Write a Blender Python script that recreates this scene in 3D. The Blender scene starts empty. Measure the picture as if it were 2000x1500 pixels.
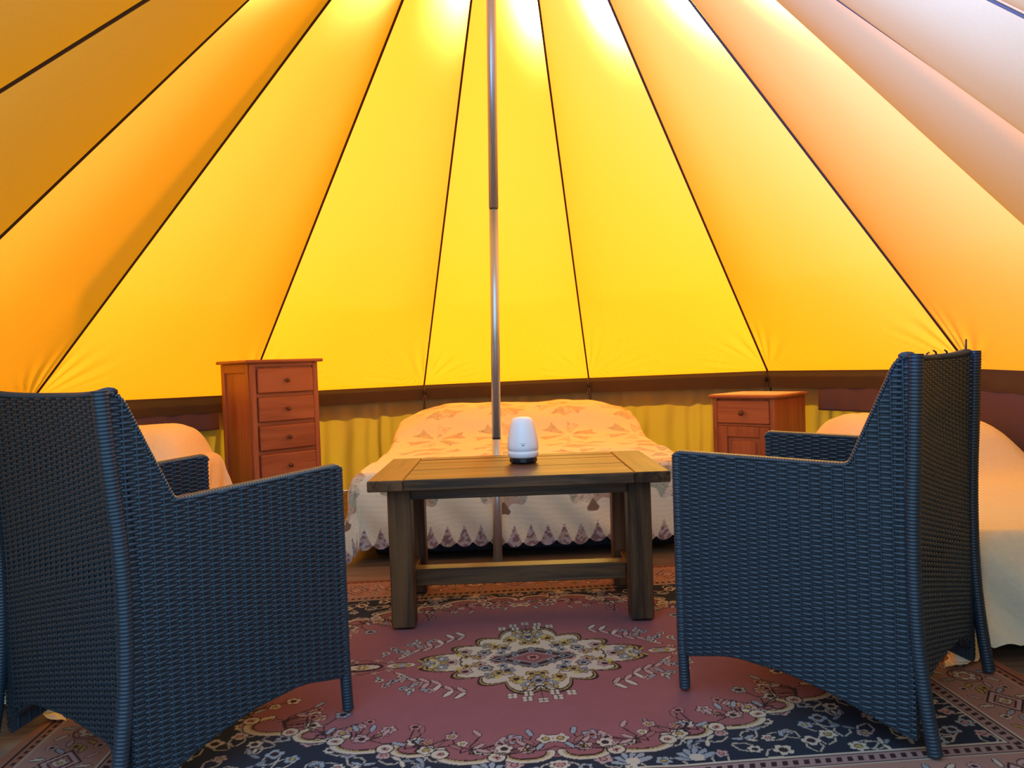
import bpy, math, random
import numpy as np
from mathutils import Vector, Matrix
random.seed(7)
rng = np.random.default_rng(7)
S = bpy.context.scene
COL = S.collection
PI = math.pi

# ------------------------------------------------------------------ camera, sky, sun, exposure
H = .88
F_PX, PITCH, ROLL = 1525., -.0279, .0345
cam = bpy.data.cameras.new('camera'); cam.sensor_width = 36; cam.lens = 36 * F_PX / 2000
cam.clip_start = .02
camo = bpy.data.objects.new('camera', cam); COL.objects.link(camo)
camo.matrix_world = Matrix.Translation((0, 0, H)) @ Matrix.Rotation(PI / 2 + PITCH, 4, 'X') @ Matrix.Rotation(-ROLL, 4, 'Z')
S.camera = camo
S.view_settings.view_transform = 'Standard'; S.view_settings.look = 'None'
S.view_settings.exposure = 0; S.view_settings.gamma = 1; S.view_settings.use_curve_mapping = False

SUN_AZ, SUN_EL, SUN_E = 8., 24., 13.5
SKY_COL, SKY_E = (.36, .62, 1.0), 2.9
w = bpy.data.worlds.new('sky'); S.world = w; w.use_nodes = True
bg = w.node_tree.nodes['Background']; bg.inputs[0].default_value = (*SKY_COL, 1); bg.inputs[1].default_value = SKY_E
sl = bpy.data.lights.new('sun', 'SUN'); sl.energy = SUN_E; sl.angle = math.radians(2); sl.color = (1, .95, .86)
so = bpy.data.objects.new('sun', sl); COL.objects.link(so)
a, e = math.radians(SUN_AZ), math.radians(SUN_EL)
so.rotation_euler = Vector((math.sin(a) * math.cos(e), math.cos(a) * math.cos(e), math.sin(e))).to_track_quat('Z', 'Y').to_euler()
so.location = (1.5, 12, 9)
dl = bpy.data.lights.new('added_tint_lamp', 'AREA'); dl.shape = 'RECTANGLE'; dl.size = 1.0; dl.size_y = .8; dl.spread = math.radians(78)  # added blue lamp, tints the upper-right canvas in place of lens glare
dl.energy = 330; dl.color = (.11, .26, 1.0)
do_ = bpy.data.objects.new('added_tint_lamp', dl); COL.objects.link(do_)
do_.location = (-.70, .45, 1.40); do_.rotation_euler = Vector((-2.1, -1.45, -1.40)).to_track_quat('Z', 'Y').to_euler()

# ------------------------------------------------------------------ material helpers
def new_mat(name):
    m = bpy.data.materials.new(name); m.use_nodes = True
    nt = m.node_tree; b = nt.nodes['Principled BSDF']
    return m, nt, b
def N(nt, t, **kw):
    n = nt.nodes.new(t)
    for k, v in kw.items():
        if k in n.inputs: n.inputs[k].default_value = v
        else: setattr(n, k, v)
    return n
def simple(name, col, rough=.6, metal=0, spec=.5, noise=0, scale=40, bump=0):
    m, nt, b = new_mat(name)
    b.inputs['Base Color'].default_value = (*col, 1); b.inputs['Roughness'].default_value = rough
    b.inputs['Metallic'].default_value = metal; b.inputs['Specular IOR Level'].default_value = spec
    if noise or bump:
        tc = N(nt, 'ShaderNodeTexCoord'); nz = N(nt, 'ShaderNodeTexNoise', Scale=scale, Detail=4.)
        nt.links.new(tc.outputs['Object'], nz.inputs['Vector'])
        if noise:
            mx = N(nt, 'ShaderNodeMix', data_type='RGBA')
            mx.inputs[6].default_value = (*[c * (1 - noise) for c in col], 1); mx.inputs[7].default_value = (*[min(1, c * (1 + noise)) for c in col], 1)
            nt.links.new(nz.outputs['Fac'], mx.inputs[0]); nt.links.new(mx.outputs[2], b.inputs['Base Color'])
        if bump:
            bp = N(nt, 'ShaderNodeBump', Strength=1., Distance=bump)
            nt.links.new(nz.outputs['Fac'], bp.inputs['Height']); nt.links.new(bp.outputs['Normal'], b.inputs['Normal'])
    return m
def wood(name, c0, c1, axis=0, rough=.45, scale=1., spec=.5):
    m, nt, b = new_mat(name)
    tc = N(nt, 'ShaderNodeTexCoord'); mp = N(nt, 'ShaderNodeMapping')
    sc = [38 * scale] * 3; sc[axis] = 2.2 * scale; mp.inputs['Scale'].default_value = sc
    oi = N(nt, 'ShaderNodeObjectInfo')
    ml = N(nt, 'ShaderNodeMath', operation='MULTIPLY'); ml.inputs[1].default_value = 40
    nt.links.new(oi.outputs['Random'], ml.inputs[0])
    cx = N(nt, 'ShaderNodeCombineXYZ')
    for i in range(3): nt.links.new(ml.outputs[0], cx.inputs[i])
    nt.links.new(cx.outputs[0], mp.inputs['Location'])
    nt.links.new(tc.outputs['Object'], mp.inputs['Vector'])
    nz = N(nt, 'ShaderNodeTexNoise', Scale=1., Detail=6., Roughness=.65, Distortion=.6)
    nt.links.new(mp.outputs[0], nz.inputs['Vector'])
    n2 = N(nt, 'ShaderNodeTexNoise', Scale=.18, Detail=3.)
    nt.links.new(mp.outputs[0], n2.inputs['Vector'])
    ad = N(nt, 'ShaderNodeMath', operation='ADD'); nt.links.new(nz.outputs['Fac'], ad.inputs[0]); nt.links.new(n2.outputs['Fac'], ad.inputs[1])
    cr = N(nt, 'ShaderNodeValToRGB'); cr.color_ramp.elements[0].position = .72; cr.color_ramp.elements[1].position = .99
    mh = N(nt, 'ShaderNodeMath', operation='MULTIPLY'); mh.inputs[1].default_value = .85
    nt.links.new(ad.outputs[0], mh.inputs[0])
    cr.color_ramp.elements[0].color = (*c0, 1); cr.color_ramp.elements[1].color = (*c1, 1)
    nt.links.new(mh.outputs[0], cr.inputs[0]); nt.links.new(cr.outputs[0], b.inputs['Base Color'])
    b.inputs['Roughness'].default_value = rough; b.inputs['Specular IOR Level'].default_value = spec
    bp = N(nt, 'ShaderNodeBump', Strength=.5, Distance=.001)
    nt.links.new(nz.outputs['Fac'], bp.inputs['Height']); nt.links.new(bp.outputs['Normal'], b.inputs['Normal'])
    return m
def canvas(name, refl, trans, glow=0., glow_col=(1, .8, .4), grain=.08):
    """cotton canvas: reflects a little, lets light through diffusely, and scatters some of it forward"""
    m = bpy.data.materials.new(name); m.use_nodes = True; nt = m.node_tree
    nt.nodes.remove(nt.nodes['Principled BSDF']); out = nt.nodes['Material Output']
    tc = N(nt, 'ShaderNodeTexCoord')
    nz = N(nt, 'ShaderNodeTexNoise', Scale=160., Detail=3., Roughness=.7); nt.links.new(tc.outputs['Object'], nz.inputs['Vector'])
    def tint(c):
        mx = N(nt, 'ShaderNodeMix', data_type='RGBA')
        mx.inputs[6].default_value = (*[x * (1 - grain) for x in c], 1); mx.inputs[7].default_value = (*[min(1, x * (1 + grain)) for x in c], 1)
        nt.links.new(nz.outputs['Fac'], mx.inputs[0]); return mx.outputs[2]
    d = N(nt, 'ShaderNodeBsdfDiffuse'); nt.links.new(tint(refl), d.inputs['Color'])
    t = N(nt, 'ShaderNodeBsdfTranslucent'); nt.links.new(tint(trans), t.inputs['Color'])
    ad = N(nt, 'ShaderNodeAddShader'); nt.links.new(d.outputs[0], ad.inputs[0]); nt.links.new(t.outputs[0], ad.inputs[1])
    last = ad
    if glow:
        r = N(nt, 'ShaderNodeBsdfRefraction', Roughness=.52, IOR=1.3); r.inputs['Color'].default_value = (*[glow * c for c in glow_col], 1)
        a2 = N(nt, 'ShaderNodeAddShader'); nt.links.new(ad.outputs[0], a2.inputs[0]); nt.links.new(r.outputs[0], a2.inputs[1]); last = a2
    nt.links.new(last.outputs[0], out.inputs['Surface'])
    return m
def vcol_mat(name, rough=.9, bump=0., bscale=300., spec=.2, sheen=0.):
    m, nt, b = new_mat(name)
    at = N(nt, 'ShaderNodeVertexColor', layer_name='Col')
    nt.links.new(at.outputs['Color'], b.inputs['Base Color'])
    b.inputs['Roughness'].default_value = rough; b.inputs['Specular IOR Level'].default_value = spec
    if bump:
        tc = N(nt, 'ShaderNodeTexCoord'); nz = N(nt, 'ShaderNodeTexNoise', Scale=bscale, Detail=3.)
        nt.links.new(tc.outputs['Object'], nz.inputs['Vector'])
        bp = N(nt, 'ShaderNodeBump', Strength=1., Distance=bump)
        nt.links.new(nz.outputs['Fac'], bp.inputs['Height']); nt.links.new(bp.outputs['Normal'], b.inputs['Normal'])
    return m

M = {}
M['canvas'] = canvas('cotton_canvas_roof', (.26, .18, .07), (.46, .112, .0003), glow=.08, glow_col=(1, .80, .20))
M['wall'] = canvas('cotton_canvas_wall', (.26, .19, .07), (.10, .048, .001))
M['band'] = canvas('canvas_hem', (.085, .058, .032), (.012, .005, .0003))
M['flap'] = canvas('mesh_window_cover', (.13, .085, .085), (.015, .006, .002))
M['cord'] = simple('brown_cord', (.035, .017, .008), .8)
M['tie'] = simple('tie_cord', (.16, .11, .06), .8)
M['black'] = simple('black_plastic', (.012, .012, .014), .4)
M['floor'] = wood('floor_boards', (.07, .045, .03), (.16, .11, .07), 0, .6)
M['ground'] = simple('lawn', (.10, .13, .05), .9, noise=.4, scale=3)
M['steel'] = simple('galvanised_steel', (.60, .64, .60), .34, .75, noise=.06, scale=60)
M['table'] = [wood('weathered_table_wood_%d' % i, (.034, .017, .008), (.140, .064, .022), i, .42, spec=.22) for i in range(3)]
M['pine'] = [wood('reddish_pine_%d' % i, (.24, .075, .035), (.36, .13, .06), i, .45) for i in range(3)]
M['knob'] = simple('knob_wood', (.10, .04, .02), .4)
M['rattan'] = simple('dark_rattan', (.013, .025, .034), .42, noise=.25, scale=30)
M['rattan_core'] = simple('rattan_core', (.010, .012, .016), .7)
M['quilt'] = vcol_mat('patchwork_quilt', .9, .0012, 90)
M['cream'] = simple('cream_bedspread', (.76, .67, .44), .9, noise=.06, scale=60, bump=.0025, spec=.2)
M['mattress'] = simple('mattress_cloth', (.55, .52, .48), .9)
M['bed_base'] = simple('dark_bed_base', (.012, .014, .022), .8)
M['rug'] = vcol_mat('woven_rug', .95, .001, 500, .1)
M['white'] = simple('white_plastic', (.80, .80, .78), .35)

# ------------------------------------------------------------------ object helpers
def link(o, parent=None):
    COL.objects.link(o)
    if parent is not None: o.parent = parent
    return o
def tag(o, label, cat, group=None, kind=None):
    o['label'] = label; o['category'] = cat
    if group: o['group'] = group
    if kind: o['kind'] = kind
    return o
def thing(name, label, cat, loc=(0, 0, 0), rz=0, group=None):
    o = bpy.data.objects.new(name, None); o.empty_display_size = .1; COL.objects.link(o)
    o.location = loc; o.rotation_euler = (0, 0, rz)
    return tag(o, label, cat, group)
def struct_root(name):
    o = bpy.data.objects.new(name, None); COL.objects.link(o); o['kind'] = 'structure'; return o
class MB:
    def __init__(s): s.v = []; s.f = []
    def add(s, v, f):
        n = len(s.v); s.v += [tuple(p) for p in v]; s.f += [tuple(i + n for i in q) for q in f]; return s
    def box(s, x0, x1, y0, y1, z0, z1, b=.0):
        if b <= 0:
            v = [(x, y, z) for z in (z0, z1) for y in (y0, y1) for x in (x0, x1)]
            f = [(0, 2, 3, 1), (4, 5, 7, 6), (0, 1, 5, 4), (2, 6, 7, 3), (0, 4, 6, 2), (1, 3, 7, 5)]
            return s.add(v, f)
        # chamfered box: 24 vertices
        c = ((x0 + x1) / 2, (y0 + y1) / 2, (z0 + z1) / 2); h = ((x1 - x0) / 2, (y1 - y0) / 2, (z1 - z0) / 2)
        v = []; idx = {}
        for sx in (-1, 1):
            for sy in (-1, 1):
                for sz in (-1, 1):
                    for k in range(3):
                        p = [sx * (h[0] - b), sy * (h[1] - b), sz * (h[2] - b)]; p[k] = (sx, sy, sz)[k] * h[k]
                        idx[(sx, sy, sz, k)] = len(v); v.append((c[0] + p[0], c[1] + p[1], c[2] + p[2]))
        f = []
        def fix(q):
            P = [Vector(v[i]) for i in q]; n = (P[1] - P[0]).cross(P[2] - P[0]); m = sum(P, Vector()) / len(P) - Vector(c)
            return q if n.dot(m) > 0 else q[::-1]
        o = [(-1, -1), (1, -1), (1, 1), (-1, 1)]
        def mk(k, sk, a, bb):
            t = [0, 0, 0]; t[k] = sk; k1, k2 = [i for i in range(3) if i != k]; t[k1] = a; t[k2] = bb; return tuple(t)
        for k in range(3):
            for sk in (-1, 1):
                f.append(fix(tuple(idx[mk(k, sk, a, bb) + (k,)] for a, bb in o)))
        for k in range(3):
            k1, k2 = [i for i in range(3) if i != k]
            for a in (-1, 1):
                for bb in (-1, 1):
                    t0 = [0, 0, 0]; t1 = [0, 0, 0]; t0[k] = -1; t1[k] = 1; t0[k1] = t1[k1] = a; t0[k2] = t1[k2] = bb
                    t0 = tuple(t0); t1 = tuple(t1)
                    f.append(fix((idx[t0 + (k1,)], idx[t1 + (k1,)], idx[t1 + (k2,)], idx[t0 + (k2,)])))
        for sx in (-1, 1):
            for sy in (-1, 1):
                for sz in (-1, 1):
                    f.append(fix(tuple(idx[(sx, sy, sz, k)] for k in range(3))))
        return s.add(v, f)
    def tube(s, pts, r, n=8, cap=True, sq=(1, 1)):
        pts = [Vector(p) for p in pts]; rs = r if hasattr(r, '__len__') else [r] * len(pts)
        t0 = (pts[1] - pts[0]).normalized(); up = Vector((0, 0, 1)) if abs(t0.z) < .9 else Vector((0, 1, 0))
        v = []; f = []
        nrm = None
        for i, p in enumerate(pts):
            t = (pts[min(i + 1, len(pts) - 1)] - pts[max(i - 1, 0)]).normalized()
            if nrm is None: nrm = (up - t * up.dot(t)).normalized()
            else: nrm = (nrm - t * nrm.dot(t)).normalized()
            b = t.cross(nrm)
            for k in range(n):
                a = 2 * PI * k / n; v.append(p + (nrm * math.cos(a) * sq[0] + b * math.sin(a) * sq[1]) * rs[i])
        for i in range(len(pts) - 1):
            for k in range(n):
                k2 = (k + 1) % n; f.append((i * n + k, i * n + k2, (i + 1) * n + k2, (i + 1) * n + k))
        if cap:
            f.append(tuple(range(n))[::-1]); f.append(tuple((len(pts) - 1) * n + k for k in range(n)))
        return s.add(v, f)
    def lathe(s, prof, n=32, c=(0, 0, 0)):
        v = []; f = []
        for r, z in prof:
            for k in range(n):
                a = 2 * PI * k / n; v.append((c[0] + r * math.cos(a), c[1] + r * math.sin(a), c[2] + z))
        for i in range(len(prof) - 1):
            for k in range(n):
                k2 = (k + 1) % n; f.append((i * n + k, i * n + k2, (i + 1) * n + k2, (i + 1) * n + k))
        f.append(tuple(range(n))[::-1]); f.append(tuple((len(prof) - 1) * n + k for k in range(n)))
        return s.add(v, f)
    def build(s, name, mat, parent=None, smooth=False):
        me = bpy.data.meshes.new(name); me.from_pydata(s.v, [], s.f); me.materials.append(mat)
        if smooth: me.shade_smooth()
        return link(bpy.data.objects.new(name, me), parent)
def grid(name, P, mat, parent=None, col=None, uv=None, smooth=True, close_u=False):
    n, m = P.shape[:2]
    me = bpy.data.meshes.new(name)
    I = np.arange(n * m).reshape(n, m)
    q = np.stack([I[:-1, :-1], I[:-1, 1:], I[1:, 1:], I[1:, :-1]], -1).reshape(-1, 4)
    me.vertices.add(n * m); me.vertices.foreach_set('co', P.reshape(-1).astype(np.float32))
    me.loops.add(len(q) * 4); me.loops.foreach_set('vertex_index', q.reshape(-1).astype(np.int32))
    me.polygons.add(len(q)); me.polygons.foreach_set('loop_start', (np.arange(len(q)) * 4).astype(np.int32))
    if smooth: me.polygons.foreach_set('use_smooth', np.ones(len(q), bool))
    me.update(calc_edges=True); me.validate()
    if col is not None:
        at = me.color_attributes.new('Col', 'FLOAT_COLOR', 'POINT')
        c4 = np.ones((n * m, 4), np.float32); c4[:, :3] = col.reshape(-1, 3); at.data.foreach_set('color', c4.reshape(-1))
    me.materials.append(mat)
    return link(bpy.data.objects.new(name, me), parent)
def vnoise(x, y, seed=0):
    xi = np.floor(x).astype(int); yi = np.floor(y).astype(int); xf = x - xi; yf = y - yi
    h = lambda a, b: (np.sin(a * 127.1 + b * 311.7 + seed * 74.7) * 43758.5453) % 1.0
    u = xf * xf * (3 - 2 * xf); v = yf * yf * (3 - 2 * yf)
    return (h(xi, yi) * (1 - u) + h(xi + 1, yi) * u) * (1 - v) + (h(xi, yi + 1) * (1 - u) + h(xi + 1, yi + 1) * u) * v

# ------------------------------------------------------------------ the tent
BASE = [(-1.60, .60, .72), (-2.115, 1.41, .72), (-2.548, 2.762, .72), (-2.54, 4.082, .745), (-1.798, 5.286, .725), (-.663, 5.874, .731),
        (.576, 5.84, .743), (1.698, 5.171, .765), (2.347, 3.974, .766), (2.442, 2.731, .74), (1.791, 1.514, .72), (1.191, .60, .72), (1.0, .2, .72)]
TOP = [(-.02, 3.37, 3.36), (.039, 3.385, 3.36), (-.084, 3.407, 3.36), (-.017, 3.433, 3.36), (-.031, 3.455, 3.36), (.021, 3.468, 3.36),
       (.084, 3.468, 3.36), (.12, 3.455, 3.36), (.154, 3.433, 3.36), (.189, 3.407, 3.36), (.148, 3.385, 3.36), (.203, 3.372, 3.36), (.10, 3.36, 3.36)]
BASE = [np.array(p) for p in BASE]; TOP = [np.array(p) for p in TOP]
CEN = np.array((.05, 3.42, 0))
SAG = .055
def canopy_panel(B0, B1, T0, T1, nu=72, nv=90, v0=0., wr=1.):
    u = .5 - .5 * np.cos(np.linspace(0, PI, nu)); u = .5 * u + .5 * np.linspace(0, 1, nu)
    v = v0 + (1 - v0) * np.linspace(0, 1, nv) ** 1.35
    U, V = np.meshgrid(u, v, indexing='ij')
    S0 = B0 + (T0 - B0) * V[..., None]; S1 = B1 + (T1 - B1) * V[..., None]
    P = S0 + (S1 - S0) * U[..., None]
    n = np.cross(B1 - B0, (T0 + T1) / 2 - (B0 + B1) / 2); n /= np.linalg.norm(n)
    mid = (B0 + B1 + T0 + T1) / 4
    if n @ (CEN + np.array((0, 0, 1.2)) - mid) < 0: n = -n
    W = np.linalg.norm(S1 - S0, axis=-1)
    prof = (1 - np.abs(2 * U - 1) ** 2.4)
    s = SAG * W * np.clip(V / .22, 0, 1) ** 1.2 * prof * 1.35
    # gathers that fan out of the two eave corners
    for k, (c, sgn) in enumerate(((0, 1), (1, -1))):
        dx = np.abs(U - c) * W; dy = V * np.linalg.norm(T0 - B0)
        rho = np.hypot(dx, dy) + 1e-6; ph = np.arctan2(dx, dy)
        A = .0065 * wr * np.exp(-((rho - .20) / .17) ** 2) * np.clip(ph / .12, 0, 1) * np.clip((1.55 - ph) / .25, 0, 1)
        s = s + A * np.sin(ph * 26 + 2.0 * np.sin(ph * 5 + k) + k * 1.3)
    s = s + .004 * (vnoise(U * 3 + B0[0] * 7, V * 4) - .5) * prof
    return P + n * s[..., None]
roof = struct_root('ceiling')
for i in range(len(BASE) - 1):
    grid('canvas_panel', canopy_panel(BASE[i], BASE[i + 1], TOP[i], TOP[i + 1]), M['canvas'], roof)
# canvas over the doorway, above the opening
grid('door_canvas', canopy_panel(BASE[-1], BASE[0], TOP[-1], TOP[0], v0=.62, wr=0), M['canvas'], roof)
for i in range(len(BASE)):
    B, T = BASE[i], TOP[i]; inn = (CEN - B) * np.array((1, 1, 0)); inn /= np.linalg.norm(inn)
    off = inn * .006 + np.array((0, 0, -.004))
    MB().tube([B + off + (T - B) * t for t in np.linspace(0, 1, 14)], .0030 if i > 10 or i == 0 else .0062, 6).build('seam_cord', M['cord'], roof, True)
MB().lathe([(.02, .14), (.16, 0.0), (.17, -.05), (.155, -.05), (.02, .06)][::-1], 24, (.04, 3.42, 3.36)).build('crown_cap', M['cord'], roof)

def wall_section(name, i0, i1, flaps=()):
    root = struct_root(name)
    for i in range(i0, i1):
        B0, B1 = BASE[i], BASE[i + 1]; L = np.linalg.norm(B1 - B0)
        d = (B1 - B0) / L; n = np.cross(d, (0, 0, 1)); n /= np.linalg.norm(n)
        if n[:2] @ (CEN - B0)[:2] < 0: n = -n
        nu, nv = 110, 26
        u = np.linspace(0, 1, nu); v = np.linspace(0, 1, nv); U, V = np.meshgrid(u, v, indexing='ij')
        P = B0 + (B1 - B0) * U[..., None]
        top = P[..., 2] - .006
        P[..., 2] = top * (1 - V) + .002 * V
        x = U * L + i * 3.1
        wv = .5 * np.sin(x * 31 + 2 * np.sin(x * 7)) + .5 * np.sin(x * 53 + V * 1.5 + 1.7 * np.sin(x * 11 + i))
        wob = .036 * wv * np.clip(V * 2.2, 0, 1) ** .8 * (.35 + .65 * vnoise(x * 2.3, V * 0 + i))
        wob = wob + .02 * np.sin((x * .8 + V * .9) * 14) * np.clip(V * 1.5, 0, 1) * .5
        edge = np.clip(np.minimum(U, 1 - U) / .06, 0, 1)
        P = P + n * ((wob * edge - .03)[..., None])
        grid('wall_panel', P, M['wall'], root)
        # hem band inside the eave and the valance that hangs outside it
        nb = 60; ub = np.linspace(0, 1, nb); vb = np.linspace(0, 1, 5); Ub, Vb = np.meshgrid(ub, vb, indexing='ij')
        Q = B0 + (B1 - B0) * Ub[..., None]; sagb = .010 * np.sin(PI * Ub)
        Q[..., 2] -= .108 * Vb + sagb * 0
        Q = Q + n * ((.012 + .004 * np.sin(Ub * 40 + i) * Vb)[..., None])
        grid('hem_band', Q, M['band'], root)
        Q2 = B0 + (B1 - B0) * (Ub * 1.09 - .045)[..., None]; Q2[..., 2] -= .20 * Vb
        Q2 = Q2 - n * ((.05 + .02 * Vb + .01 * np.sin(Ub * 50 + i) * Vb)[..., None])
        grid('outer_valance', Q2, M['band'], root)
    for i in range(i0, i1 + 1):
        B = BASE[i]; n = (CEN - B) * np.array((1, 1, 0)); n /= np.linalg.norm(n); tg = np.array((n[1], -n[0], 0))
        p = B + n * .03
        MB().lathe([(.004, -.016), (.011, -.010), (.013, 0), (.011, .010), (.004, .016)], 10, tuple(p + np.array((0, 0, -.055)))).build('toggle', M['cord'], root, True)
        mb = MB(); 
        mb.tube([p + np.array((0, 0, 0)), p + tg * .004 + np.array((0, 0, -.07)), p + tg * .012 + np.array((0, 0, -.13)), p + tg * .006 + np.array((0, 0, -.19))], .0032, 6)
        mb.tube([p + tg * -.004 + np.array((0, 0, -.06)), p - tg * .010 + np.array((0, 0, -.12)), p + tg * .002 + np.array((0, 0, -.24))], .0030, 6)
        mb.build('tie_cord', M['tie'], root, True)
    for (i, ua, ub_, za, zb) in flaps:
        B0, B1 = BASE[i], BASE[i + 1]; L = np.linalg.norm(B1 - B0); d = (B1 - B0) / L; n = np.cross(d, (0, 0, 1)); n /= np.linalg.norm(n)
        if n[:2] @ (CEN - B0)[:2] < 0: n = -n
        uu = np.linspace(ua, ub_, 30); vv = np.linspace(0, 1, 12); U, V = np.meshgrid(uu, vv, indexing='ij')
        P = B0 + (B1 - B0) * U[..., None]; P[..., 2] = P[..., 2] - za - (zb - za) * V
        P = P + n * ((.006 + .010 * V + .006 * np.sin(U * 60) * V)[..., None])
        o = grid('window_cover', P, M['flap'], root)
        sd = o.modifiers.new('thick', 'SOLIDIFY'); sd.thickness = .004
    return root
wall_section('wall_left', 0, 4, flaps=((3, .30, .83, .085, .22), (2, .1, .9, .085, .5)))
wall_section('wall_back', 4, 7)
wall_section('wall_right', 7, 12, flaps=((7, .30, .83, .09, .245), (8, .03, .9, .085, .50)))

# floor boards (inside the tent) and the lawn outside
floor = MB(); fp = [(.0 + (p[0] - .0) * 1.035, 3.0 + (p[1] - 3.0) * 1.035) for p in BASE]
floor.add([(x * 1.0, y, 0) for x, y in fp] + [(x, y, -.03) for x, y in fp], [tuple(range(13))[::-1], tuple(range(13, 26))] + [(i, (i + 1) % 13, 13 + (i + 1) % 13, 13 + i) for i in range(13)])
fo = floor.build('floor', M['floor']); fo['kind'] = 'structure'
g = MB().box(-30, 30, -30, 40, -.10, -.031).build('ground', M['ground']); g['kind'] = 'structure'

# ------------------------------------------------------------------ tent pole
pb, pt = Vector((-.089, 3.42, .006)), Vector((-.012, 3.42, 3.37))
pole = thing('tent_pole', 'slim galvanised steel tent pole rising behind the coffee table', 'pole', pb)
def pp(z): return (pt - pb) * ((z - pb.z) / (pt.z - pb.z))
MB().tube([pp(.006), pp(.545)], .0205, 20).build('lower_section', M['steel'], pole, True)
MB().tube([pp(.553), pp(1.545)], .0198, 20).build('middle_section', M['steel'], pole, True)
MB().tube([pp(1.552), pp(3.37)], .0212, 20).build('upper_section', M['steel'], pole, True)
for z in (.549, 1.549): MB().tube([pp(z - .006), pp(z + .006)], .0185, 20).build('joint', M['black'], pole)

# ------------------------------------------------------------------ rug (drawn in one quarter and mirrored)
def make_rug():
    UH, VH = 1.28, .95; du, dv = .0022, .0036
    us = np.arange(0, UH + 1e-6, du); vs = np.arange(0, VH + 1e-6, dv); nu, nv = len(us), len(vs)
    U, V = np.meshgrid(us, vs, indexing='ij')
    PINK = np.array((.215, .080, .078)); NAVY = np.array((.016, .022, .032)); CRM = np.array((.50, .43, .31)); OLV = np.array((.36, .25, .07))
    DRK = np.array((.030, .018, .018)); GRY = np.array((.22, .24, .24)); ROSE = np.array((.40, .18, .15)); BRN = np.array((.30, .13, .075)); LTP = np.array((.42, .27, .23))
    C = np.zeros((nu, nv, 3)); C[:] = PINK
    C *= (1 + .06 * (vnoise(U * 40, V * 40)[..., None] - .5))
    def win(x, y, r):
        i0, i1 = max(0, int((x - r) / du)), min(nu, int((x + r) / du) + 2); j0, j1 = max(0, int((y - r) / dv)), min(nv, int((y + r) / dv) + 2)
        return (slice(i0, i1), slice(j0, j1)) if i1 > i0 and j1 > j0 else None
    def disc(x, y, r, c, petals=0, depth=.3, rot=0, sx=1, sy=1):
        s = win(x, y, r * max(sx, sy) * 1.05)
        if s is None: return
        X = (U[s] - x); Y = (V[s] - y); cr, sr = math.cos(rot), math.sin(rot)
        X, Y = (X * cr + Y * sr) / sx, (-X * sr + Y * cr) / sy
        d = np.hypot(X, Y); R = r
        if petals: R = r * (1 - depth + depth * np.abs(np.cos(np.arctan2(Y, X) * petals / 2)))
        C[s][d < R] = c
    def ring(x, y, r, wd, c, a0=-9, a1=9):
        s = win(x, y, r + wd)
        if s is None: return
        X = U[s] - x; Y = V[s] - y; d = np.hypot(X, Y); an = np.arctan2(Y, X)
        C[s][(np.abs(d - r) < wd / 2) & (an > a0) & (an < a1)] = c
    def line(pts, wd, c):
        for (x0, y0), (x1, y1) in zip(pts[:-1], pts[1:]):
            L = math.hypot(x1 - x0, y1 - y0) + 1e-9; s = win((x0 + x1) / 2, (y0 + y1) / 2, L / 2 + wd)
            if s is None: continue
            t = np.clip(((U[s] - x0) * (x1 - x0) + (V[s] - y0) * (y1 - y0)) / L ** 2, 0, 1)
            d = np.hypot(U[s] - x0 - t * (x1 - x0), V[s] - y0 - t * (y1 - y0)); C[s][d < wd / 2] = c
    def flower(x, y, r, c, c2, n=5, rot=0, out=DRK):
        disc(x, y, r * 1.14, out, n, .33, rot); disc(x, y, r, c, n, .36, rot); disc(x, y, r * .45, out); disc(x, y, r * .34, c2)
    def leaf(x, y, L, an, c, out=DRK, wd=.34):
        cx, cy = x + math.cos(an) * L / 2, y + math.sin(an) * L / 2
        disc(cx, cy, L / 2 + .002, out, rot=an, sy=wd + .1); disc(cx, cy, L / 2, c, rot=an, sy=wd)
    R = random.Random(3)
    IU, IV = .98, .655
    # ---- navy ground outside the scalloped pink field
    def bound(th):
        p = 1.6; a, b = .97, .585
        ct, st = abs(math.cos(th)) + 1e-9, abs(math.sin(th)) + 1e-9
        return ((ct / a) ** p + (st / b) ** p) ** (-1 / p)
    TH = np.arctan2(V, U); p = 1.6
    rad = ((np.abs(np.cos(TH)) / .97) ** p + (np.abs(np.sin(TH)) / .585) ** p) ** (-1 / p); rr = np.hypot(U, V)
    C[rr > rad] = NAVY
    # boundary points at equal steps
    pts = []; th = 0
    while th < PI / 2: r = bound(th); pts.append((r * math.cos(th), r * math.sin(th))); th += .004
    acc = [0]
    for q0, q1 in zip(pts[:-1], pts[1:]): acc.append(acc[-1] + math.hypot(q1[0] - q0[0], q1[1] - q0[1]))
    nsc = 9; step = acc[-1] / nsc
    def at(s):
        k = min(range(len(acc)), key=lambda i: abs(acc[i] - s)); return pts[k]
    # flowers and vines on the navy ground
    spots = []
    for _ in range(5000):
        x, y = R.random() * IU, R.random() * IV
        th = math.atan2(y, x)
        if math.hypot(x, y) < bound(th) + .015 or x > IU - .015 or y > IV - .015: continue
        if all((x - q[0]) ** 2 + (y - q[1]) ** 2 > .050 ** 2 for q in spots): spots.append((x, y))
    for x, y in spots:
        an = R.random() * 6.28; line([(x + t * .05 * math.cos(an + t * 1.5), y + t * .05 * math.sin(an + t * 1.5)) for t in np.linspace(-1, 1, 7)], .0045, CRM * .8)
    for x, y in spots:
        k = R.random()
        if k < .62: flower(x, y, .016 + .008 * R.random(), [CRM, LTP, GRY, CRM][R.randrange(4)], [OLV, ROSE, DRK][R.randrange(3)], R.choice((4, 5, 6)), R.random(), NAVY)
        else:
            for _ in range(3): leaf(x, y, .030, R.random() * 6.28, [CRM, GRY, GRY * .7][R.randrange(3)], NAVY)
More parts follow.
